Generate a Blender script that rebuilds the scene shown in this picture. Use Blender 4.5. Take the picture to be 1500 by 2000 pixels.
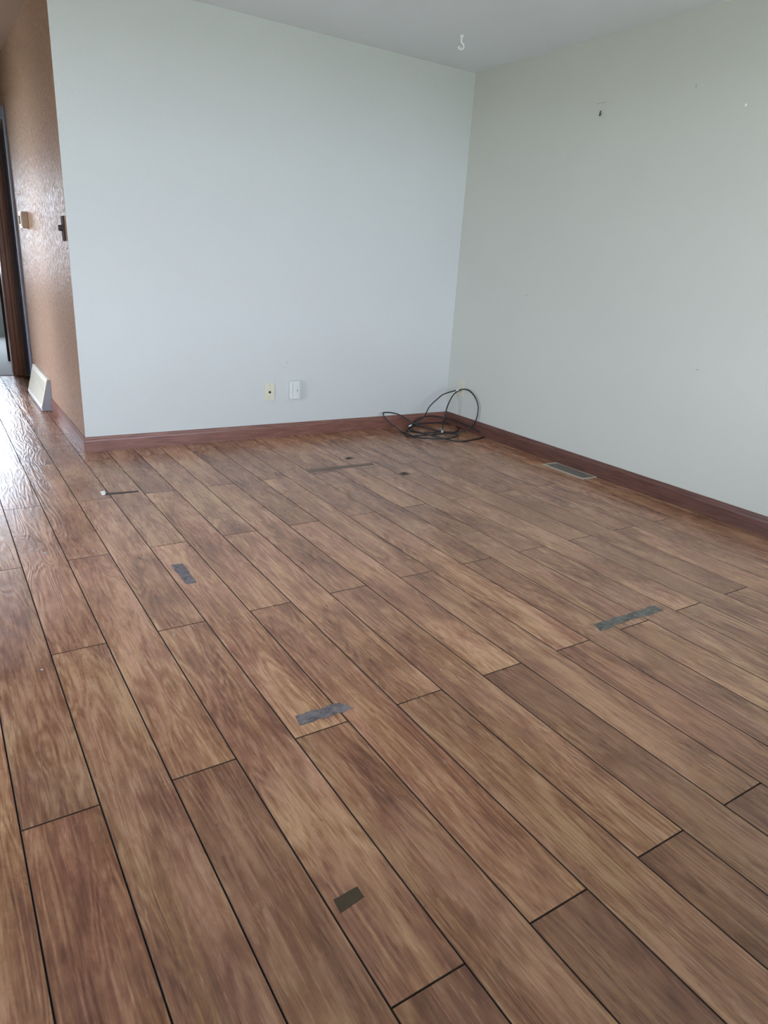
import bpy, bmesh, math, random
from mathutils import Vector, Matrix
random.seed(7)
S = bpy.context.scene
COL = S.collection
for o in list(bpy.data.objects):
    bpy.data.objects.remove(o)

# ------------------------------------------------------------------ camera
F_PX = 1343.82
CAM = Vector((-3.40329, -4.31173, 1.16308))
AX = ((0.841933, -0.13347, 0.522813), (-0.536221, -0.314931, 0.783126), (0.060126, -0.939683, -0.33672))
cd = bpy.data.cameras.new('camera')
cam = bpy.data.objects.new('camera', cd)
COL.objects.link(cam)
cd.sensor_fit = 'VERTICAL'
cd.sensor_height = 36.0
cd.lens = F_PX * 36.0 / 2000.0
cd.clip_start = 0.02
m = Matrix.Identity(4)
for r in range(3):
    m[r][0] = AX[r][0]; m[r][1] = -AX[r][1]; m[r][2] = -AX[r][2]; m[r][3] = CAM[r]
cam.matrix_world = m
S.camera = cam

# ------------------------------------------------------------------ light
SKY = 16.0
S.view_settings.view_transform = 'Standard'
S.view_settings.look = 'None'
S.view_settings.gamma = 1.0
S.view_settings.use_curve_mapping = False
S.view_settings.exposure = 0.0
S.cycles.max_bounces = 10
S.cycles.diffuse_bounces = 7
S.cycles.sample_clamp_indirect = 8.0
w = bpy.data.worlds.new('overcast_sky'); S.world = w
w.use_nodes = True
bg = w.node_tree.nodes['Background']
bg.inputs['Color'].default_value = (0.80, 0.92, 1.09, 1)
bg.inputs['Strength'].default_value = SKY


def portal(name, loc, rot, sx, sy):
    l = bpy.data.lights.new(name, 'AREA')
    l.shape = 'RECTANGLE'; l.size = sx; l.size_y = sy
    l.cycles.is_portal = True
    o = bpy.data.objects.new(name, l); COL.objects.link(o)
    o.location = loc; o.rotation_euler = rot


# ------------------------------------------------------------------ dimensions
H = 2.44          # ceiling
W = 2.6985        # width of the back wall
XL, YR = -5.0, -4.85        # left and rear walls of the room
REAR = (-3.2, -0.12, 0.60, 2.15)
LEFT_ADDED = (-1.95, -1.0, 0.05, 2.05)    # y0 y1 z0 z1, unseen opening added in the left wall to light the floor   # picture window in the rear wall x0 x1 z0 z1
HALL_L, HALL_END = -3.85, 2.9
BED = (-4.7, -1.5, 6.0)
BEDWIN = (-3.90, -2.62, 0.85, 1.95)
KIT = (0.75, 2.00, 0.06, 2.08)      # glass door of the side room, lights the hall wall across the hall
portal('rear_window_portal', ((REAR[0]+REAR[1])/2, YR-0.02, (REAR[2]+REAR[3])/2), (math.radians(90), 0, 0), REAR[1]-REAR[0], REAR[3]-REAR[2])
portal('bedroom_window_portal', ((BEDWIN[0]+BEDWIN[1])/2, BED[2]+0.02, (BEDWIN[2]+BEDWIN[3])/2), (math.radians(-90), 0, 0), BEDWIN[1]-BEDWIN[0], BEDWIN[3]-BEDWIN[2])


portal('left_added_opening_portal', (XL-0.02, (LEFT_ADDED[0]+LEFT_ADDED[1])/2, (LEFT_ADDED[2]+LEFT_ADDED[3])/2), (0, math.radians(-90), 0), LEFT_ADDED[3]-LEFT_ADDED[2], LEFT_ADDED[1]-LEFT_ADDED[0])
portal('side_door_portal', (XL-0.02, (KIT[0]+KIT[1])/2, (KIT[2]+KIT[3])/2), (0, math.radians(-90), 0), KIT[3]-KIT[2], KIT[1]-KIT[0])


def ray(u, v):
    d = ((u-750)/F_PX, (v-1000)/F_PX, 1.0)
    return Vector([sum(AX[r][c]*d[c] for c in range(3)) for r in range(3)])


def hit(u, v, axis, val):
    d = ray(u, v)
    t = (val-CAM[axis])/d[axis]
    return CAM + d*t


# ------------------------------------------------------------------ material helpers
class NT:
    def __init__(self, name):
        self.m = bpy.data.materials.new(name); self.m.use_nodes = True
        self.t = self.m.node_tree; self.p = self.t.nodes['Principled BSDF']

    def n(self, typ, **kw):
        nd = self.t.nodes.new(typ)
        for k, v in kw.items():
            if k.startswith('_'):
                nd.inputs[k[1:].replace('_', ' ')].default_value = v
            else:
                setattr(nd, k, v)
        return nd

    def l(self, a, b):
        self.t.links.new(a, b)

    def math(self, op, a, b=None, c=None, clamp=False):
        nd = self.n('ShaderNodeMath', operation=op); nd.use_clamp = clamp
        for i, x in enumerate((a, b, c)):
            if x is None: continue
            if isinstance(x, (int, float)): nd.inputs[i].default_value = x
            else: self.l(x, nd.inputs[i])
        return nd.outputs[0]

    def mix(self, fac, a, b, blend='MIX'):
        nd = self.n('ShaderNodeMix', data_type='RGBA', blend_type=blend)
        for i, x in ((0, fac), (6, a), (7, b)):
            if isinstance(x, (int, float)): nd.inputs[i].default_value = x
            elif isinstance(x, tuple): nd.inputs[i].default_value = (*x, 1)
            else: self.l(x, nd.inputs[i])
        return nd.outputs[2]

    def coord(self, kind='Object', scale=(1, 1, 1), loc=(0, 0, 0), rot=(0, 0, 0)):
        tc = self.n('ShaderNodeTexCoord'); mp = self.n('ShaderNodeMapping')
        mp.inputs['Scale'].default_value = scale; mp.inputs['Location'].default_value = loc; mp.inputs['Rotation'].default_value = rot
        self.l(tc.outputs[kind], mp.inputs['Vector'])
        return mp.outputs[0]

    def noise(self, vec, scale=1.0, detail=2.0, rough=0.5, dist=0.0):
        nd = self.n('ShaderNodeTexNoise', _Scale=scale, _Detail=detail, _Roughness=rough, _Distortion=dist)
        self.l(vec, nd.inputs['Vector'])
        return nd.outputs['Fac']

    def ramp(self, fac, stops, interp='LINEAR'):
        nd = self.n('ShaderNodeValToRGB'); cr = nd.color_ramp; cr.interpolation = interp
        while len(cr.elements) < len(stops): cr.elements.new(0.5)
        for e, (p, c) in zip(cr.elements, stops):
            e.position = p
            e.color = (c, c, c, 1) if isinstance(c, (int, float)) else (*c, 1)
        self.l(fac, nd.inputs[0])
        return nd.outputs[0]

    def bump(self, h, strength=0.2, dist=0.01, normal=None):
        nd = self.n('ShaderNodeBump', _Strength=strength, _Distance=dist)
        self.l(h, nd.inputs['Height'])
        if normal: self.l(normal, nd.inputs['Normal'])
        self.l(nd.outputs[0], self.p.inputs['Normal'])
        return nd.outputs[0]

    def set(self, **kw):
        for k, v in kw.items():
            s = self.p.inputs[k.replace('_', ' ')]
            if isinstance(v, tuple): s.default_value = (*v, 1)
            elif isinstance(v, (int, float)): s.default_value = v
            else: self.l(v, s)
        return self.m


def plain(name, col, rough=0.5, metal=0.0, var=0.08, scale=40, bump=0.0):
    t = NT(name)
    f = t.noise(t.coord(), scale, 3)
    c = t.mix(f, tuple(x*(1-var) for x in col), tuple(min(1, x*(1+var)) for x in col))
    if bump: t.bump(f, bump, 0.002)
    return t.set(Base_Color=c, Roughness=rough, Metallic=metal)


def plank_material():
    t = NT('worn_wood_laminate')
    oi = t.n('ShaderNodeObjectInfo')
    tc = t.n('ShaderNodeTexCoord')
    off = t.n('ShaderNodeCombineXYZ')
    t.l(t.math('MULTIPLY', oi.outputs['Random'], 37.0), off.inputs[0])
    t.l(t.math('MULTIPLY', oi.outputs['Random'], 91.0), off.inputs[1])
    t.l(t.math('MULTIPLY', oi.outputs['Random'], 53.0), off.inputs[2])
    add = t.n('ShaderNodeVectorMath', operation='ADD')
    t.l(tc.outputs['Object'], add.inputs[0]); t.l(off.outputs[0], add.inputs[1])
    base = add.outputs[0]

    def sc(x, y, z=1.0):
        v = t.n('ShaderNodeVectorMath', operation='MULTIPLY'); v.inputs[1].default_value = (x, y, z)
        t.l(base, v.inputs[0]); return v.outputs[0]
    blot = t.noise(sc(9, 2.2), 1.0, 3, 0.55, 0.6)          # broad light and dark figure
    fig = t.noise(sc(13, 1.5), 1.0, 2, 0.45, 0.5)          # field whose contours make the rings
    rings = t.math('SINE', t.math('MULTIPLY', fig, 75.0))
    rings = t.math('MULTIPLY_ADD', rings, 0.5, 0.5)
    fine = t.noise(sc(140, 8.5), 1.0, 5, 0.64, 1.0)          # fibres
    streak = t.noise(sc(52, 3.0), 1.0, 3, 0.6, 1.4)
    curl = t.noise(sc(30, 16), 1.0, 4, 0.6, 2.2)
    f = t.math('MULTIPLY_ADD', blot, 0.80, -0.28)
    f = t.math('MULTIPLY_ADD', fine, 0.55, f)
    f = t.math('MULTIPLY_ADD', streak, 0.42, f)
    f = t.math('MULTIPLY_ADD', curl, 0.24, f)
    f = t.math('MULTIPLY_ADD', rings, 0.13, f)
    f = t.math('SUBTRACT', f, 0.25)
    f = t.math('MULTIPLY_ADD', t.math('SUBTRACT', f, 0.45), 1.25, 0.45)
    col = t.ramp(f, [(0.10, (0.075, 0.026, 0.014)), (0.36, (0.200, 0.082, 0.044)), (0.55, (0.315, 0.150, 0.082)), (0.82, (0.50, 0.285, 0.170))])
    # flecks and pores
    fl = t.noise(sc(95, 30), 1.0, 2, 0.5, 0.3)
    fl = t.ramp(fl, [(0.70, 0.0), (0.78, 1.0)])
    col = t.mix(t.math('MULTIPLY', fl, 0.45), col, (0.05, 0.02, 0.012))
    hue = t.noise(sc(12, 1.8, 1.7), 1.0, 3, 0.55, 0.8)
    col = t.mix(1.0, col, t.ramp(hue, [(0.34, (1.0, 0.93, 0.98)), (0.66, (1.03, 1.05, 0.94))]), 'MULTIPLY')
    # traffic wear: greyish scuffing over the middle of the floor
    wv = t.n('ShaderNodeNewGeometry')
    wn = t.noise(wv.outputs['Position'], 1.3, 4, 0.6, 0.5)
    wn = t.ramp(wn, [(0.42, 0.0), (0.72, 1.0)])
    col = t.mix(t.math('MULTIPLY', wn, 0.16), col, (0.34, 0.23, 0.17))
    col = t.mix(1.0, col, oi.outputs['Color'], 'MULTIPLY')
    # darker rubbed edges
    hgt = t.math('MULTIPLY_ADD', fine, 0.5, t.math('MULTIPLY', rings, 0.6))
    hgt = t.math('MULTIPLY_ADD', curl, 0.5, hgt)
    t.bump(hgt, 0.27, 0.0022)
    rgh = t.math('MULTIPLY_ADD', wn, 0.10, t.math('MULTIPLY_ADD', fine, 0.12, 0.18))
    t.set(Base_Color=col, Roughness=rgh, IOR=1.5, Specular_IOR_Level=0.68)
    return t.m


def trim_wood(name='stained_trim_wood', k=1.15):
    t = NT(name)
    g = t.noise(t.coord(scale=(6, 6, 90)), 1.0, 4, 0.6, 0.6)
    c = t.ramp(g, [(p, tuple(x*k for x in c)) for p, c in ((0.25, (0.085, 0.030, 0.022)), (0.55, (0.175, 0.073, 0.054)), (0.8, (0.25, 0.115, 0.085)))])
    t.bump(g, 0.12, 0.002)
    return t.set(Base_Color=c, Roughness=0.36)


def wall_paint(name, col, swirl=0.25):
    t = NT(name)
    n1 = t.noise(t.coord(), 26, 3, 0.6, 3.2)
    n2 = t.noise(t.coord(), 320, 2)
    n3 = t.noise(t.coord(), 1.1, 3, 0.5, 0.4)
    c = t.mix(n3, tuple(x*0.965 for x in col), tuple(min(1, x*1.03) for x in col))
    h = t.math('MULTIPLY_ADD', n2, 0.4, n1)
    t.bump(h, swirl, 0.0025)
    return t.set(Base_Color=c, Roughness=0.62)


def hall_paint():
    t = NT('brown_gloss_plaster')
    n1 = t.noise(t.coord(scale=(22, 22, 16)), 1.0, 4, 0.65, 1.2)
    n2 = t.noise(t.coord(scale=(60, 60, 38)), 1.0, 3, 0.6, 0.8)
    n3 = t.noise(t.coord(), 2.0, 3)
    c = t.mix(n3, (0.31, 0.19, 0.13), (0.38, 0.235, 0.16))
    t.bump(t.math('MULTIPLY_ADD', n2, 0.5, n1), 0.8, 0.010)
    r = t.ramp(n2, [(0.40, 0.62), (0.62, 0.34)])
    return t.set(Base_Color=c, Roughness=r, Specular_IOR_Level=0.17)


def tape(name, dark, light, scale):
    t = NT(name)
    f = t.noise(t.coord(), scale, 4, 0.65, 1.0)
    c = t.ramp(f, [(0.36, dark), (0.64, light)])
    t.bump(f, 0.5, 0.002)
    return t.set(Base_Color=c, Roughness=0.85)


M = {}
M['plank'] = plank_material()
M['trim'] = trim_wood()
M['trim_shaded'] = trim_wood('shaded_trim_wood', 0.70)  # same trim wood, the right board's shade put into its colour
M['wall'] = wall_paint('off_white_wall_paint', (0.535, 0.545, 0.53), 0.4)
M['wall_r'] = wall_paint('off_white_wall_paint_side', (0.535, 0.535, 0.485), 0.12)
M['ceil'] = wall_paint('grey_white_ceiling_paint', (0.72, 0.745, 0.78), 0.3)
M['hall'] = hall_paint()
M['hall_ceil'] = wall_paint('brown_hall_ceiling_paint', (0.36, 0.24, 0.19), 0.2)
M['dark_wall'] = plain('bounce_cutting_wall_brown', (0.16, 0.09, 0.06), 0.5)  # unseen walls made dark brown to cut bounce on the near floor
M['sub'] = plain('dark_subfloor', (0.045, 0.022, 0.014), 0.8)
M['almond'] = plain('almond_plastic', (0.60, 0.57, 0.44), 0.4, var=0.03)
M['white_plastic'] = plain('white_plastic', (0.84, 0.85, 0.83), 0.35, var=0.02)
M['box_plastic'] = plain('off_white_box_plastic', (0.60, 0.62, 0.595), 0.5, var=0.02)
M['box_ridge'] = plain('grey_white_ridge', (0.44, 0.46, 0.45), 0.5, var=0.02)
M['cord'] = plain('black_cable_jacket', (0.012, 0.012, 0.014), 0.45)
M['metal'] = plain('nickel_metal', (0.80, 0.79, 0.76), 0.4, 0.6, var=0.03)
M['dark_hole'] = plain('black_plastic', (0.015, 0.014, 0.013), 0.6)
M['dark_brown'] = plain('dark_brown_plastic', (0.045, 0.026, 0.022), 0.8)
M['tan'] = plain('tan_plastic', (0.42, 0.30, 0.21), 0.35, var=0.04)
M['slate'] = plain('slate_grey_gloss_paint', (0.20, 0.22, 0.28), 0.7)
M['door'] = plain('dark_plum_door_stain', (0.035, 0.016, 0.020), 0.35)
M['brown_wood'] = plain('orange_brown_casing_wood', (0.36, 0.17, 0.095), 0.32, var=0.2, scale=12)
M['cream_metal'] = plain('worn_cream_enamel', (0.66, 0.62, 0.52), 0.38, var=0.16, scale=60)
M['grey_metal'] = plain('bluish_grey_enamel', (0.36, 0.40, 0.47), 0.4, var=0.05)
M['carpet'] = plain('pale_carpet', (0.62, 0.62, 0.62), 0.95, var=0.15, scale=300, bump=0.4)
M['bed_wall'] = wall_paint('grey_bedroom_paint', (0.45, 0.46, 0.44), 0.1)
M['lawn'] = plain('pale_dry_grass', (0.42, 0.435, 0.35), 0.95, var=0.3, scale=3)
M['register'] = plain('pewter_register_metal', (0.30, 0.29, 0.26), 0.42, 0.6, var=0.12)
M['register_frame'] = plain('tan_register_frame', (0.44, 0.37, 0.29), 0.4, 0.2, var=0.1)
M['grey_tape'] = tape('weathered_grey_tape', (0.085, 0.072, 0.078), (0.215, 0.185, 0.19), 42)
M['slate_tape'] = tape('weathered_dark_grey_tape', (0.055, 0.052, 0.046), (0.20, 0.19, 0.165), 48)
M['brown_patch'] = plain('dark_brown_patch', (0.060, 0.038, 0.018), 0.5, var=0.3, scale=60)
M['dark_line'] = plain('dark_gap_dirt', (0.055, 0.036, 0.026), 0.7, var=0.3, scale=60)
M['pale_edge'] = plain('bare_fibreboard', (0.42, 0.31, 0.22), 0.7, var=0.15, scale=60)
M['scuff'] = plain('grey_scuff', (0.36, 0.38, 0.37), 0.7)

# ------------------------------------------------------------------ mesh helpers


def mesh_obj(name, bm, mat, parent=None, loc=None, kind=None, mats=None):
    me = bpy.data.meshes.new(name)
    bmesh.ops.recalc_face_normals(bm, faces=bm.faces)
    bm.to_mesh(me); bm.free()
    for mm in (mats or [mat]): me.materials.append(mm)
    o = bpy.data.objects.new(name, me); COL.objects.link(o)
    if loc is not None: o.location = loc
    if parent is not None:
        o.parent = parent
    if kind: o['kind'] = kind
    return o


def box(bm, x0, x1, y0, y1, z0, z1, bev=0.0, seg=1):
    r = bmesh.ops.create_cube(bm, size=1)
    vs = r['verts']
    for v in vs:
        v.co = Vector(((x0+x1)/2+v.co.x*(x1-x0), (y0+y1)/2+v.co.y*(y1-y0), (z0+z1)/2+v.co.z*(z1-z0)))
    if bev:
        es = list({e for v in vs for e in v.link_edges})
        bmesh.ops.bevel(bm, geom=es, offset=bev, segments=seg, affect='EDGES', profile=0.6)
    return bm


def boxo(name, b, mat, parent=None, bev=0.0, kind=None, seg=1):
    bm = bmesh.new(); box(bm, *b, bev, seg)
    return mesh_obj(name, bm, mat, parent, kind=kind)


def cyl(bm, p0, p1, r0, r1=None, seg=20):
    p0, p1 = Vector(p0), Vector(p1); r1 = r0 if r1 is None else r1
    d = p1-p0
    mt = Matrix.Translation((p0+p1)/2) @ d.to_track_quat('Z', 'Y').to_matrix().to_4x4()
    bmesh.ops.create_cone(bm, cap_ends=True, segments=seg, radius1=r0, radius2=r1, depth=d.length, matrix=mt)


def smooth(o):
    for p in o.data.polygons: p.use_smooth = True
    return o


def catmull(P, closed=False, n=8):
    P = [Vector(p) for p in P]; out = []; N = len(P)
    for i in range(N if closed else N-1):
        g = (lambda k: P[k % N]) if closed else (lambda k: P[max(0, min(N-1, k))])
        a, b, c, d = g(i-1), g(i), g(i+1), g(i+2)
        for k in range(n):
            s = k/n
            out.append(0.5*((2*b)+(c-a)*s+(2*a-5*b+4*c-d)*s*s+(3*b-a-3*c+d)*s**3))
    if not closed: out.append(P[-1])
    return out


def tube(bm, pts, r, seg=8):
    rings = []; up = Vector((0, 0, 1)); prev = None
    for i, p in enumerate(pts):
        d = (pts[min(i+1, len(pts)-1)]-pts[max(i-1, 0)]).normalized()
        if prev is None:
            a = d.cross(up if abs(d.z) < 0.9 else Vector((1, 0, 0))).normalized()
        else:
            a = (prev-d*prev.dot(d)).normalized()
        prev = a; b = d.cross(a)
        rings.append([bm.verts.new(p+(a*math.cos(t)+b*math.sin(t))*r) for t in [2*math.pi*k/seg for k in range(seg)]])
    for A, B in zip(rings, rings[1:]):
        for k in range(seg):
            bm.faces.new((A[k], A[(k+1) % seg], B[(k+1) % seg], B[k]))
    bm.faces.new(rings[0]); bm.faces.new(rings[-1])


def prism(bm, pts, z0, z1):
    lo = [bm.verts.new((x, y, z0)) for x, y in pts]; hi = [bm.verts.new((x, y, z1)) for x, y in pts]
    n = len(pts)
    bm.faces.new(hi); bm.faces.new(lo[::-1])
    for i in range(n):
        bm.faces.new((lo[i], lo[(i+1) % n], hi[(i+1) % n], hi[i]))


def profile_run(bm, prof, p0, p1, out):
    """sweep a (distance from wall, height) profile from p0 to p1; out = direction away from the wall"""
    p0, p1, out = Vector(p0), Vector(p1), Vector(out)
    A = [bm.verts.new(p0+out*d+Vector((0, 0, z))) for d, z in prof]
    B = [bm.verts.new(p1+out*d+Vector((0, 0, z))) for d, z in prof]
    n = len(prof)
    for i in range(n):
        bm.faces.new((A[i], A[(i+1) % n], B[(i+1) % n], B[i]))
    bm.faces.new(A[::-1]); bm.faces.new(B)


def thing(name, label, cat, loc=(0, 0, 0), group=None):
    o = bpy.data.objects.new(name, None); COL.objects.link(o)
    o.empty_display_size = 0.05; o.location = loc
    o['label'] = label; o['category'] = cat
    if group: o['group'] = group
    return o


def tag(o, label, cat, group=None):
    o['label'] = label; o['category'] = cat
    if group: o['group'] = group
    return o


def part(t, name, bm, mat):
    """a part whose bmesh is written in world coordinates"""
    loc = Vector(t.location)
    bmesh.ops.translate(bm, verts=bm.verts, vec=-loc)
    return mesh_obj(name, bm, mat, t)


# ------------------------------------------------------------------ room shell
T = 0.12
boxo('wall_back', (-W+0.001, 0.12, 0, T, -0.02, H), M['wall'], kind='structure')
boxo('wall_right', (0, 0.12, YR, 0, -0.02, H), M['wall_r'], kind='structure')
boxo('ceiling', (XL, 0.12, YR, 0.0, H, H+0.1), M['ceil'], kind='structure')
boxo('ceiling_hall', (XL, -W+0.12, 0.0, HALL_END+0.12, H, H+0.1), M['hall_ceil'], kind='structure')
bm = bmesh.new()
y0, y1, z0, z1 = LEFT_ADDED
box(bm, XL-T, XL, YR, y0, -0.02, H); box(bm, XL-T, XL, y1, 0.0, -0.02, H); box(bm, XL-T, XL, y0, y1, -0.02, z0); box(bm, XL-T, XL, y0, y1, z1, H)
mesh_obj('wall_left', bm, M['wall_r'], kind='structure')
boxo('wall_left_front', (XL-T, HALL_L, 0.0, T, -0.02, H), M['dark_wall'], kind='structure')

bm = bmesh.new()   # rear wall with the picture window opening
x0, x1, z0, z1 = REAR
box(bm, XL-T, x0, YR-T, YR, -0.02, H); box(bm, x1, 0.12, YR-T, YR, -0.02, H)
box(bm, x0, x1, YR-T, YR, -0.02, z0); box(bm, x0, x1, YR-T, YR, z1, H)
mesh_obj('wall_rear', bm, M['dark_wall'], kind='structure')
wf = bpy.data.objects.new('window_1', None); COL.objects.link(wf); wf['kind'] = 'structure'
wf.location = ((x0+x1)/2, YR-T/2, z0)
bm = bmesh.new()
for b in ((x0, x0+.05, z0, z1), (x1-.05, x1, z0, z1), (x0, x1, z0, z0+.05), (x0, x1, z1-.05, z1), ((x0+x1)/2-.025, (x0+x1)/2+.025, z0, z1)):
    box(bm, b[0], b[1], YR-.09, YR-.03, b[2], b[3])
part(wf, 'window_frame', bm, M['white_plastic'])

# hall: brown gloss wall with a doorway, far end with a cased opening, carpeted room beyond
DY0, DY1, DH = 2.27, 2.9, 2.05
bm = bmesh.new()
box(bm, -W, -W+T, 0.001, DY0, -0.02, H); box(bm, -W, -W+T, DY0, DY1, DH, H)
mesh_obj('wall_hall', bm, M['hall'], kind='structure')
bm = bmesh.new()
box(bm, HALL_L-T, HALL_L, T, 0.93, -0.02, H); box(bm, HALL_L-T, HALL_L, 1.78, HALL_END, -0.02, H); box(bm, HALL_L-T, HALL_L, 0.93, 1.78, 2.05, H)
mesh_obj('wall_hall_left', bm, M['hall'], kind='structure')
bm = bmesh.new()
box(bm, XL-T, XL, T, KIT[0], -0.02, H); box(bm, XL-T, XL, KIT[1], HALL_END+T, -0.02, H)
box(bm, XL-T, XL, KIT[0], KIT[1], -0.02, KIT[2]); box(bm, XL-T, XL, KIT[0], KIT[1], KIT[3], H)
mesh_obj('wall_side_room', bm, M['bed_wall'], kind='structure')
boxo('wall_side_room_end', (XL, HALL_L-T, HALL_END, HALL_END+T, -0.02, H), M['bed_wall'], kind='structure')
EX0, EX1 = -3.70, -2.78
bm = bmesh.new()
box(bm, HALL_L-T, EX0, HALL_END, HALL_END+T, -0.02, H); box(bm, EX1, -2.55, HALL_END, HALL_END+T, -0.02, H); box(bm, EX0, EX1, HALL_END, HALL_END+T, DH, H)
mesh_obj('wall_hall_end', bm, M['hall'], kind='structure')
bx0, bx1, by = BED
bm = bmesh.new()
x0, x1, z0, z1 = BEDWIN
box(bm, bx0-T, x0, by, by+T, -0.02, H); box(bm, x1, bx1+T, by, by+T, -0.02, H)
box(bm, x0, x1, by, by+T, -0.02, z0); box(bm, x0, x1, by, by+T, z1, H)
mesh_obj('wall_bedroom_far', bm, M['bed_wall'], kind='structure')
boxo('wall_bedroom_left', (bx0-T, bx0, HALL_END+T, by, -0.02, H), M['bed_wall'], kind='structure')
boxo('wall_bedroom_right', (bx1, bx1+T, HALL_END+T, by, -0.02, H), M['bed_wall'], kind='structure')
bm = bmesh.new()
box(bm, -2.55, bx1, HALL_END, HALL_END+T, -0.02, H)
mesh_obj('wall_bedroom_near', bm, M['bed_wall'], kind='structure')
boxo('ceiling_bedroom', (bx0, bx1, HALL_END+T, by, H, H+.1), M['ceil'], kind='structure')
boxo('floor_bedroom', (bx0, bx1, HALL_END+.01, by, -0.1, 0.006), M['carpet'], kind='structure')
boxo('sky_blocker_roof', (-9, 3, YR-T-3.0, YR-T, 2.32, 2.46), M['bed_wall'], kind='structure')  # unseen roof added to keep sky light off the near floor
boxo('ground', (-40, 40, -60, 60, -0.60, -0.50), M['lawn'], kind='structure')

# ------------------------------------------------------------------ floor planks
floor = boxo('floor', (XL, 0.0, YR, HALL_END, -0.1, -0.0085), M['sub'], kind='structure')
PW, PL, GX = 0.1585, 1.3935, -3.380
cache = {}
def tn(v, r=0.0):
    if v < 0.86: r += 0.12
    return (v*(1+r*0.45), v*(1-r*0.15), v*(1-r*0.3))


# plank colour with painted light falloff, near ones darker (row, number in the row)
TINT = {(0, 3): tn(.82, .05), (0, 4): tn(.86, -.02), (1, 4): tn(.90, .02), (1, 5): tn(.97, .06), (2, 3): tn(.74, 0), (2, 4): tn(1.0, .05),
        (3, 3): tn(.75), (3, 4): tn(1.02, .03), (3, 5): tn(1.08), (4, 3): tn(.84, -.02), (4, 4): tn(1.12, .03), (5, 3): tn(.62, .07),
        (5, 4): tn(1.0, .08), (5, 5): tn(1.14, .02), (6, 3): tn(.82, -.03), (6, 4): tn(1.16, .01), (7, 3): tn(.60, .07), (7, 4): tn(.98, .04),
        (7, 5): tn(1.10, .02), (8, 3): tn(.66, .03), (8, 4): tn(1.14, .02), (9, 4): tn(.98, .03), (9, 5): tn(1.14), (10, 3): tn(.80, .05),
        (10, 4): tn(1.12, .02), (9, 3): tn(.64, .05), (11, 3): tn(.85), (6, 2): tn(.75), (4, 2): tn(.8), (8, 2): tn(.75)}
planks = 0


def plank(x0, x1, y0, y1, tint):
    global planks
    g = 0.0008
    wx, ly = round(x1-x0-2*g, 4), round(y1-y0-2*g, 4)
    if wx < 0.01 or ly < 0.02: return
    key = (wx, ly)
    if key not in cache:
        bm = bmesh.new()
        c = 0.0013
        a, b = wx/2, ly/2
        lo = [bm.verts.new(p) for p in ((-a, -b, -.008), (a, -b, -.008), (a, b, -.008), (-a, b, -.008))]
        mi = [bm.verts.new(p) for p in ((-a, -b, -.0016), (a, -b, -.0016), (a, b, -.0016), (-a, b, -.0016))]
        hi = [bm.verts.new(p) for p in ((-a+c, -b+c, 0), (a-c, -b+c, 0), (a-c, b-c, 0), (-a+c, b-c, 0))]
        bm.faces.new(hi); bm.faces.new(lo[::-1])
        for A, B in ((lo, mi), (mi, hi)):
            for i in range(4):
                bm.faces.new((A[i], A[(i+1) % 4], B[(i+1) % 4], B[i])).material_index = 1
        me = bpy.data.meshes.new('plank')
        bmesh.ops.recalc_face_normals(bm, faces=bm.faces)
        bm.to_mesh(me); bm.free(); me.materials.append(M['plank']); me.materials.append(M['sub'])
        cache[key] = me
    o = bpy.data.objects.new('plank', cache[key]); COL.objects.link(o)
    o.parent = floor
    o.location = ((x0+x1)/2, (y0+y1)/2, 0)
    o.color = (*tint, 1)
    planks += 1


for k in range(-17, 22):
    x0, x1 = GX+k*PW, min(GX+(k+1)*PW, -0.001)
    x0 = max(x0, XL)
    y = (-1.588 if k % 2 == 0 else -2.287) - 4*PL
    n = 0
    while y < HALL_END:
        ya, yb = y, y+PL
        y += PL; n += 1
        if yb < YR: continue
        ya = max(ya, YR)
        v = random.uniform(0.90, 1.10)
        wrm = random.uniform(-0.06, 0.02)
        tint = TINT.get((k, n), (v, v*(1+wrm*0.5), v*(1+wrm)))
        if x1 <= -W-0.005 and x0 >= HALL_L-0.1:            # runs on into the hall
            plank(max(x0, HALL_L+.001) if ya >= 0 else x0, x1, ya, min(yb, HALL_END-.002), tint)
        else:
            if ya < -0.01: plank(x0, x1, ya, min(yb, -0.001), tint)
            if yb > 0.02 and x0 < -W and x1 > -W:
                plank(x0, -W-.001, max(ya, 0.0), min(yb, HALL_END-.002), tint)

# chipped bare edges beside the floor register (part of the floor)
bm = bmesh.new()
prism(bm, [(-0.118, -1.602), (-0.110, -1.602), (-0.102, -1.80), (-0.106, -1.80)], -0.004, 0.0006)
mesh_obj('chipped_edge', bm, M['pale_edge'], floor)
bm = bmesh.new()
prism(bm, [(-0.150, -0.965), (-0.138, -0.960), (-0.128, -1.085), (-0.136, -1.090)], -0.004, 0.0006)
mesh_obj('chipped_edge', bm, M['pale_edge'], floor)
# dried paint drips on the planks (part of the floor)
for u, v, rr in ((13, 1062, .006), (62, 1073, .010), (72, 1076, .006), (88, 1080, .009), (340, 1239, .004), (82, 1308, .005), (861, 1309, .004), (182, 1076, .005)):
    p = hit(u, v, 2, 0.0); bm = bmesh.new()
    prism(bm, [(p.x+.7*rr*math.cos(a)*(1+.3*math.sin(3*a+u)), p.y+rr*math.sin(a)) for a in [math.pi*2*i/10 for i in range(10)]], -.0005, .0008)
    mesh_obj('paint_drip', bm, M['scuff'], floor)

# ------------------------------------------------------------------ baseboards
def prof(h):
    return [(0.0, 0.0), (0.012, 0.0), (0.012, h*0.70), (0.0105, h*0.80), (0.0075, h*0.87), (0.0065, h*0.95), (0.004, h), (0.0, h)]


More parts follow.
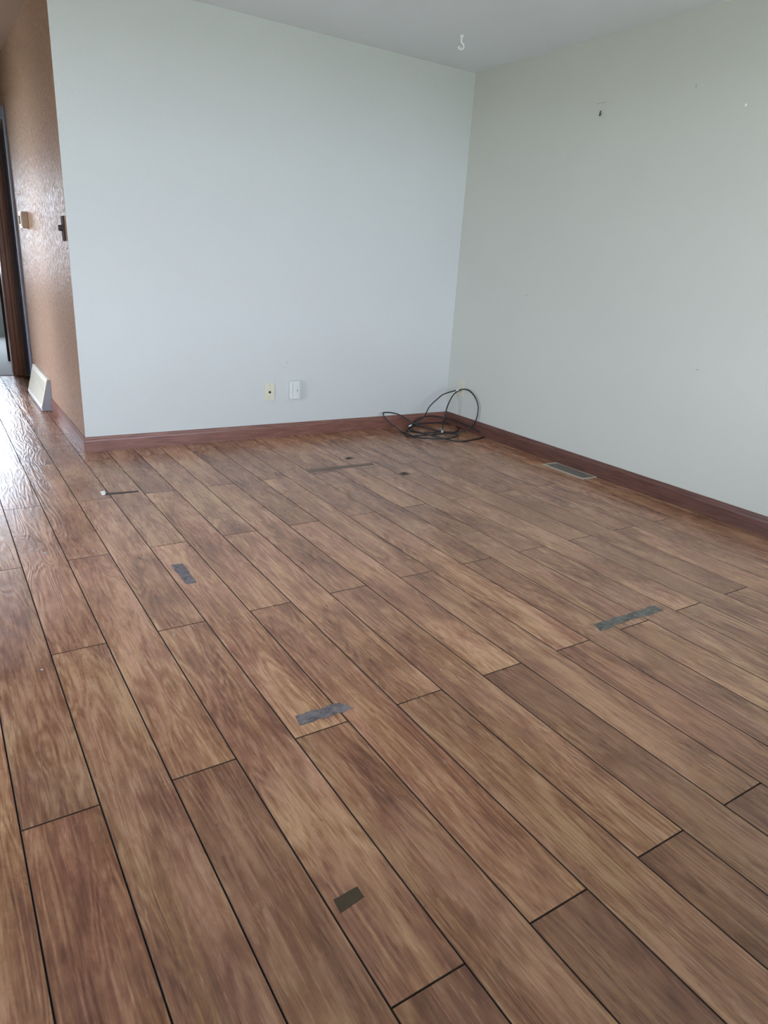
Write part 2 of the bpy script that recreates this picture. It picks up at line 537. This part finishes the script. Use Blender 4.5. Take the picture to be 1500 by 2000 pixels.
HB = 0.092
bm = bmesh.new(); profile_run(bm, prof(HB), (-W-0.012, 0, 0.0005), (-0.0005, 0, 0.0005), (0, -1, 0))
bb = mesh_obj('baseboard_back', bm, M['trim'], kind='structure')
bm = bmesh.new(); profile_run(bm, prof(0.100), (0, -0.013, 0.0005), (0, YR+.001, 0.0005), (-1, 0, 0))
mesh_obj('baseboard_right', bm, M['trim_shaded'], kind='structure')
bm = bmesh.new(); profile_run(bm, prof(HB), (-W, 0.0005, 0.0005), (-W, 1.235, 0.0005), (-1, 0, 0))
profile_run(bm, prof(HB), (-W, 2.005, 0.0005), (-W, DY0-.075, 0.0005), (-1, 0, 0))
mesh_obj('baseboard_hall', bm, M['trim'], kind='structure')

# ------------------------------------------------------------------ hall doorway and far casing
d1 = bpy.data.objects.new('door_1', None); COL.objects.link(d1); d1['kind'] = 'structure'; d1.location = (-W, DY0, 0)
bm = bmesh.new(); box(bm, -W-.016, -W, DY0-.07, DY0, 0.001, DH+.07, .003); part(d1, 'casing', bm, M['slate'])
bm = bmesh.new(); box(bm, -W-.016, -W, DY0, DY1, DH, DH+.07, .003); part(d1, 'head_casing', bm, M['slate'])
bm = bmesh.new(); box(bm, -W+.002, -2.60, DY1-.02, DY1-.001, 0.001, DH-.001, .002); part(d1, 'jamb', bm, plain('sky_lightened_slate_jamb', (0.36, 0.39, 0.48), 0.6))  # slate lightened in its colour, standing in for sky light on the jamb
bm = bmesh.new(); box(bm, -W+.004, -W+.03, DY1-.032, DY1-.021, 0.001, DH-.001, .002); part(d1, 'door_stop', bm, M['slate'])
bm = bmesh.new(); box(bm, -2.60, -2.56, DY0+.002, DY1-.002, 0.004, DH-.003, .002); part(d1, 'door_leaf', bm, M['door'])
d2 = bpy.data.objects.new('door_2', None); COL.objects.link(d2); d2['kind'] = 'structure'; d2.location = (EX1, HALL_END, 0)
for (a, b, dp) in ((-W-.018, -W-.001, .014), (-W-.045, -W-.018, .022), (EX1, -W-.045, .012)):
    bm = bmesh.new(); box(bm, a, b, HALL_END-dp, HALL_END-.001, 0.001, DH+.06, .004, 2); part(d2, 'casing', bm, M['brown_wood'])
bm = bmesh.new(); box(bm, EX1-.012, EX1-.0005, HALL_END-.006, HALL_END+T, 0.007, DH-.001, .002); part(d2, 'jamb', bm, M['brown_wood'])
bm = bmesh.new(); box(bm, EX0, EX1-.001, HALL_END-.012, HALL_END-.001, DH, DH+.06, .003); part(d2, 'head_casing', bm, M['brown_wood'])
bm = bmesh.new(); box(bm, -2.757, -2.0, 3.71, 3.745, 0.014, DH-.02, .003); lf = part(d2, 'door_leaf', bm, M['door'])
bm = bmesh.new(); cyl(bm, (-2.71, 3.70, .95), (-2.71, 3.66, .95), .012); cyl(bm, (-2.71, 3.665, .95), (-2.71, 3.63, .95), .027, .024); part(d2, 'knob', bm, M['metal'])

# ------------------------------------------------------------------ things on the walls
# cable wall plate
t = thing('cable_wall_plate', 'almond rectangular cable jack plate with a dark centre hole on the back wall', 'wall plate', (-1.516, 0, 0.315))
bm = bmesh.new(); box(bm, -1.551, -1.481, -.006, 0, .258, .373, .003, 2); part(t, 'plate', bm, M['almond'])
bm = bmesh.new(); cyl(bm, (-1.516, -.006, .313), (-1.516, -.011, .313), .0085, .0075); part(t, 'jack', bm, M['dark_hole'])
for z in (.274, .358):
    bm = bmesh.new(); cyl(bm, (-1.516, -.0055, z), (-1.516, -.0072, z), .0035, .003, 12); part(t, 'screw', bm, M['tan'])
# phone box
t = thing('phone_jack_box', 'white plastic box with a wavy ridge, right of the almond plate', 'wall box', (-1.336, 0, 0.322))
bm = bmesh.new(); box(bm, -1.374, -1.298, -.026, 0, .260, .385, .006, 2); part(t, 'housing', bm, M['box_plastic'])
bm = bmesh.new()
tube(bm, catmull([(-1.358+(.005 if i % 2 else -.003), -.0255, .272+.0165*i) for i in range(7)], n=6), .0024, 6); part(t, 'ridge', bm, M['box_ridge'])
bm = bmesh.new(); box(bm, -1.340, -1.306, -.029, -.0255, .272, .374, .0015); c = part(t, 'cover', bm, M['box_plastic'])
bm = bmesh.new(); box(bm, -1.3235, -1.3205, -.0305, -.0285, .312, .328); part(t, 'slot', bm, M['dark_hole'])
# outlet on the right wall
t = thing('power_outlet', 'almond duplex power outlet on the right wall behind the black cable loop', 'outlet', (0, -.182, .308))
bm = bmesh.new(); box(bm, -.006, 0, -.217, -.147, .250, .366, .003, 2); part(t, 'plate', bm, M['almond'])
for z in (.287, .329):
    bm = bmesh.new(); box(bm, -.0095, -.005, -.199, -.165, z-.014, z+.014, .004, 2); r = part(t, 'receptacle', bm, M['almond'])
    bm = bmesh.new()
    for dy in (-.0065, .0065): box(bm, -.0102, -.009, -.182+dy-.001, -.182+dy+.001, z-.002, z+.007)
    part(t, 'slot', bm, M['dark_hole'])
bm = bmesh.new(); cyl(bm, (-.0055, -.182, .308), (-.0072, -.182, .308), .0032, .0028, 10); part(t, 'screw', bm, M['tan'])

# dimmer and thermostat on the brown hall wall
t = thing('dimmer_switch', 'dark brown dimmer plate with a round knob on the hall wall corner', 'light switch', (-W, .09, 1.247))
bm = bmesh.new(); box(bm, -W-.007, -W, .052, .128, 1.184, 1.312, .003, 2); part(t, 'plate', bm, M['dark_brown'])
bm = bmesh.new(); cyl(bm, (-W-.006, .09, 1.25), (-W-.028, .09, 1.25), .017, .014); part(t, 'knob', bm, M['dark_brown'])
t = thing('thermostat', 'tan box thermostat on the brown hall wall above the cream register', 'thermostat', (-W, 1.57, 1.31))
bm = bmesh.new(); box(bm, -W-.045, -W, 1.515, 1.635, 1.258, 1.368, .004, 2); part(t, 'housing', bm, M['tan'])
bm = bmesh.new(); box(bm, -W-.049, -W-.044, 1.53, 1.62, 1.272, 1.354, .002); part(t, 'cover', bm, M['almond'])
bm = bmesh.new(); box(bm, -W-.052, -W-.0485, 1.55, 1.60, 1.285, 1.340, .001); part(t, 'dial_window', bm, M['dark_brown'])

# baseboard register of the hall: wedge with a louvred sloping front
t = thing('baseboard_register', 'cream wedge-shaped baseboard heat register with grille on the hall wall', 'heat register', (-W, 1.62, 0))
Y0, Y1 = 1.24, 2.0
sx = [(-W-.0005, .003), (-2.772, .003), (-2.772, .020), (-2.718, .226), (-W-.0005, .226)]
bm = bmesh.new()
A = [bm.verts.new((x, Y0, z)) for x, z in sx]; B = [bm.verts.new((x, Y1, z)) for x, z in sx]
bm.faces.new(A); bm.faces.new(B[::-1])
for i in range(5): bm.faces.new((A[i], A[(i+1) % 5], B[(i+1) % 5], B[i]))
part(t, 'body', bm, M['grey_metal'])
bm = bmesh.new(); box(bm, -2.724, -W-.0005, Y0-.004, Y1+.004, .2265, .236, .002); part(t, 'top_lip', bm, M['cream_metal'])
nrm = Vector((-(0.206), 0, -(0.054)*-1)).normalized(); up = Vector((.054, 0, .206)).normalized(); nrm = Vector((-up.z, 0, up.x))
base = Vector((-2.772, 0, .020)); LEN = math.hypot(.054, .206)


def slope_box(bm, y0, y1, s0, s1, d0, d1):
    vs = []
    for d in (d0, d1):
        for yy, s in ((y0, s0), (y1, s0), (y1, s1), (y0, s1)):
            p = base+up*s+nrm*d; vs.append(bm.verts.new((p.x, yy, p.z)))
    for f in ((0, 1, 2, 3), (7, 6, 5, 4), (0, 4, 5, 1), (1, 5, 6, 2), (2, 6, 7, 3), (3, 7, 4, 0)):
        bm.faces.new([vs[i] for i in f])


bm = bmesh.new()
slope_box(bm, Y0, Y1, 0, .024, 0.0004, .006); slope_box(bm, Y0, Y1, LEN-.024, LEN-.001, 0.0004, .006)
slope_box(bm, Y0, Y0+.03, .024, LEN-.024, 0.0004, .006); slope_box(bm, Y1-.03, Y1, .024, LEN-.024, 0.0004, .006)
part(t, 'frame', bm, M['cream_metal'])
bm = bmesh.new(); slope_box(bm, Y0+.029, Y1-.029, .023, LEN-.023, 0.0002, .0012); part(t, 'grille_back', bm, M['tan'])
for i in range(22):
    yy = Y0+.045+i*.0312
    bm = bmesh.new(); slope_box(bm, yy, yy+.019, .024, LEN-.024, 0.0004, .0045); part(t, 'louvre', bm, M['cream_metal'])

# ceiling hook
hx, hy = -0.575, -0.567
t = thing('ceiling_hook', 'small white swag hook screwed into the ceiling near the corner', 'hook', (hx, hy, H))
bm = bmesh.new(); cyl(bm, (hx, hy, H), (hx, hy, H-.006), .014, .011); cyl(bm, (hx, hy, H-.005), (hx, hy, H-.030), .0055, .0050, 12); smooth(part(t, 'base', bm, M['white_plastic']))
bm = bmesh.new()
cv = [(0, 0, -.028), (.004, 0, -.036), (.014, 0, -.045), (.017, 0, -.058), (.006, 0, -.069), (-.008, 0, -.066), (-.013, 0, -.055)]
tube(bm, catmull([Vector((hx, hy, H))+Vector((a*.86, -a*.5, c)) for a, b, c in cv], n=5), .0042, 8); smooth(part(t, 'hook', bm, M['white_plastic']))
# nail hook on the right wall
bm = bmesh.new()
tube(bm, [Vector(p) for p in ((-.001, -1.178, 2.066), (-.005, -1.178, 2.060), (-.006, -1.178, 2.046), (-.010, -1.180, 2.041), (-.013, -1.186, 2.043), (-.014, -1.192, 2.047))], .0028, 6)
tag(mesh_obj('picture_hook', bm, M['dark_hole']), 'tiny black picture hook high on the right wall', 'hook')

# scuffs on the walls (parts of the walls)
wb, wr = bpy.data.objects['wall_back'], bpy.data.objects['wall_right']
for (u, v, du, dv) in ((560, 708, .004, .016), (556, 717, .005, .004), (779, 562, .006, .005), (418, 678, .004, .003), (853, 168, .016, .004)):
    p = hit(u, v, 1, 0.0); bm = bmesh.new(); box(bm, p.x-du/2, p.x+du/2, -.0006, 0.001, p.z-dv/2, p.z+dv/2); mesh_obj('scuff_mark', bm, M['scuff'], wb)
for (u, v, du, dv, mt) in ((1028, 577, .010, .012, 'scuff'), (1175, 201, .07, .004, 'scuff'), (1457, 205, .010, .010, 'white_plastic'), (1360, 168, .006, .02, 'scuff'), (1362, 722, .02, .006, 'scuff')):
    p = hit(u, v, 0, 0.0); bm = bmesh.new(); box(bm, -.0006, 0.001, p.y-du/2, p.y+du/2, p.z-dv/2, p.z+dv/2); mesh_obj('scuff_mark', bm, M[mt], wr)

# ------------------------------------------------------------------ things on the floor
# floor register
t = thing('floor_register', 'flat grey metal floor register with a tan rim beside the right baseboard', 'heat register', (-.082, -1.42, 0))
X0, X1, Y0, Y1 = -.142, -.016, -1.600, -1.245
bm = bmesh.new()
for b in ((X0, X0+.014, Y0, Y1), (X1-.010, X1, Y0, Y1), (X0+.014, X1-.010, Y0, Y0+.018), (X0+.014, X1-.010, Y1-.018, Y1)):
    box(bm, *b, 0.0003, .007, .002)
part(t, 'rim', bm, M['register_frame'])
bm = bmesh.new(); box(bm, X0+.013, X1-.009, Y0+.017, Y1-.017, .0004, .0030); part(t, 'pan', bm, M['dark_hole'])
n = 26
for i in range(n):
    yy = Y0+.020+(Y1-Y0-.040)*i/n
    bm = bmesh.new(); box(bm, X0+.014, X1-.010, yy, yy+.0085, .003, .0062); part(t, 'louvre', bm, M['register'])


def strip(name, corners, mat, label, cat, h=.0012, rag=.004, seed=1, n=9):
    """thin torn strip: quad corners on the floor, long ragged edges"""
    rnd = random.Random(seed)
    a, b, c, d = [Vector((*p, 0)) for p in corners]      # a->b one long edge, d->c the other
    P = []
    for i in range(n+1): P.append(a.lerp(b, i/n)+Vector((rnd.uniform(-1, 1), rnd.uniform(-1, 1), 0))*rag*(0.4 if i in (0, n) else 1))
    for i in range(n+1): P.append(c.lerp(d, i/n)+Vector((rnd.uniform(-1, 1), rnd.uniform(-1, 1), 0))*rag*(0.4 if i in (0, n) else 1))
    bm = bmesh.new(); cen = (a+b+c+d)/4
    prism(bm, [(p.x-cen.x, p.y-cen.y) for p in P], .0002, h)
    o = mesh_obj(name, bm, mat); o.location = cen
    return tag(o, label, cat)


def fl(u, v): p = hit(u, v, 2, 0.0); return (p.x, p.y)


strip('tape_strip', (fl(1160, 1219), fl(1279, 1183), fl(1295, 1192), fl(1173, 1232)), M['slate_tape'], 'long dark grey torn strip on the floor toward the right wall', 'strip', seed=3, rag=.005)
strip('tape_strip', (fl(577, 1398), fl(662, 1373), fl(692, 1383), fl(585, 1418)), M['grey_tape'], 'bluish grey worn strip lying across a plank seam in mid floor', 'strip', seed=4, rag=.004)
strip('tape_strip', (fl(333, 1104), fl(364, 1141), fl(384, 1138), fl(357, 1101)), M['grey_tape'], 'short grey strip running along a plank on the left of the floor', 'strip', seed=5, rag=.0018)
strip('floor_patch', (fl(651, 1758), fl(698, 1732), fl(711, 1752), fl(665, 1784)), M['brown_patch'], 'small dark brown rectangular patch stuck on a near floor plank', 'patch', seed=6, rag=.0008, n=4)
M['seam'] = plain('brown_seam_filler', (0.17, 0.115, 0.085), 0.6, var=0.35, scale=30)
strip('seam_strip', (fl(596, 917.5), fl(726, 904), fl(731, 908), fl(606, 923)), M['seam'], 'long thin dark strip across several planks before the back wall', 'strip', seed=8, rag=.004)
strip('seam_strip', (fl(206, 963.5), fl(270, 958.5), fl(270, 961), fl(206, 967.5)), M['dark_line'], 'short thin dark strip beside a pale chip near the hall corner', 'strip', seed=9, rag=.002)
strip('floor_chip', (fl(196, 961), fl(205, 960), fl(206, 966), fl(199, 967)), M['white_plastic'], 'tiny pale chip at the left tip of a dark floor strip', 'chip', seed=10, rag=.002, n=3, h=.004)
strip('floor_chip', (fl(779, 925), fl(790, 922), fl(803, 926), fl(788, 929)), M['dark_line'], 'small brown curled scrap on the floor in front of the cable coil', 'scrap', seed=11, rag=.014, n=4)
strip('floor_chip', (fl(672, 896), fl(684, 893), fl(692, 895), fl(684, 898)), M['dark_line'], 'small brown scrap just behind the long dark seam strip', 'scrap', seed=12, rag=.012, n=4)

# coaxial cable coil in the corner
t = thing('coaxial_cable', 'tangled black coaxial cable coiled on the floor in the room corner', 'cable', (-.33, -.30, 0))
r = .0048


def cx(cx_, cy_): return (700+cx_/3, 680+cy_/3)


def onfl(c, z=.006): return hit(*cx(*c), 2, z)
def atx(c, x): return hit(*cx(*c), 0, x)
def aty(c, y): return hit(*cx(*c), 1, y)


P = []
# free end rising to the outlet, down to the left connector
P += [aty((570, 248), -.185), aty((500, 270), -.17), aty((455, 305), -.15), aty((415, 345), -.13), aty((385, 402), -.10), aty((345, 437), -.075), onfl((312, 452), .020)]
cord1 = catmull(P, n=6)
bm = bmesh.new(); tube(bm, cord1, r); smooth(part(t, 'cord', bm, M['cord']))
# leaning arch from the middle connector over the outlet and down the right wall, into the floor coils
P = [onfl((490, 484), .02), aty((497, 430), -.235), aty((508, 385), -.225), aty((530, 320), -.21), atx((560, 270), -.04), atx((600, 243), -.026), atx((645, 247), -.022), atx((685, 290), -.022), atx((702, 350), -.024), atx((688, 425), -.026), atx((650, 472), -.05), onfl((600, 492), .016), onfl((500, 490), .010), onfl((420, 470), .008), onfl((330, 455), .012), onfl((300, 462), .016), onfl((290, 480), .016), onfl((350, 496), .014), onfl((440, 494), .014), onfl((490, 485), .016)]
bm = bmesh.new(); tube(bm, catmull(P, n=6), r); smooth(part(t, 'cord', bm, M['cord']))
# loop standing up against the back baseboard on the left, then the big loop reaching the right wall
P = [onfl((490, 488), .012), onfl((420, 472), .016), aty((330, 442), -.12), aty((250, 395), -.07), aty((200, 379), -.05), aty((152, 378), -.045), aty((150, 398), -.055), aty((190, 442), -.085), aty((250, 485), -.15), onfl((290, 505), .016), onfl((345, 523), .016), onfl((440, 530), .016), onfl((540, 527), .016), onfl((588, 508), .016), onfl((540, 498), .016), onfl((440, 505), .016), onfl((350, 512), .010), onfl((285, 515), .006), onfl((277, 490), .006), onfl((300, 470), .006), aty((345, 446), -.05), aty((420, 438), -.045), aty((500, 437), -.06), onfl((560, 452), .008), onfl((590, 478), .012), onfl((540, 497), .024), onfl((440, 503), .024)]
bm = bmesh.new(); tube(bm, catmull(P, n=6), r); smooth(part(t, 'cord', bm, M['cord']))
P = [onfl((310, 455), .02), aty((340, 425), -.03), aty((400, 399), -.026), aty((470, 402), -.026), atx((560, 425), -.035), atx((640, 455), -.024), atx((700, 485), -.020), onfl((737, 514), .008), onfl((690, 533), .006), onfl((590, 545), .006), onfl((520, 534), .008), onfl((440, 512), .030), onfl((380, 500), .030), onfl((310, 482), .026), onfl((290, 500), .026), onfl((340, 520), .026), onfl((440, 531), .026), onfl((530, 529), .026), onfl((580, 512), .028)]
bm = bmesh.new(); tube(bm, catmull(P, n=6), r); smooth(part(t, 'cord', bm, M['cord']))
for a, b in ((cord1[0], cord1[0]+(cord1[0]-cord1[1]).normalized()*.024), (onfl((312, 452), .020), onfl((300, 457), .020)), (onfl((490, 474), .022), onfl((491, 490), .016))):
    bm = bmesh.new(); cyl(bm, a, b, .0085, .0075, 10); part(t, 'connector', bm, M['metal'])
print('planks', planks)
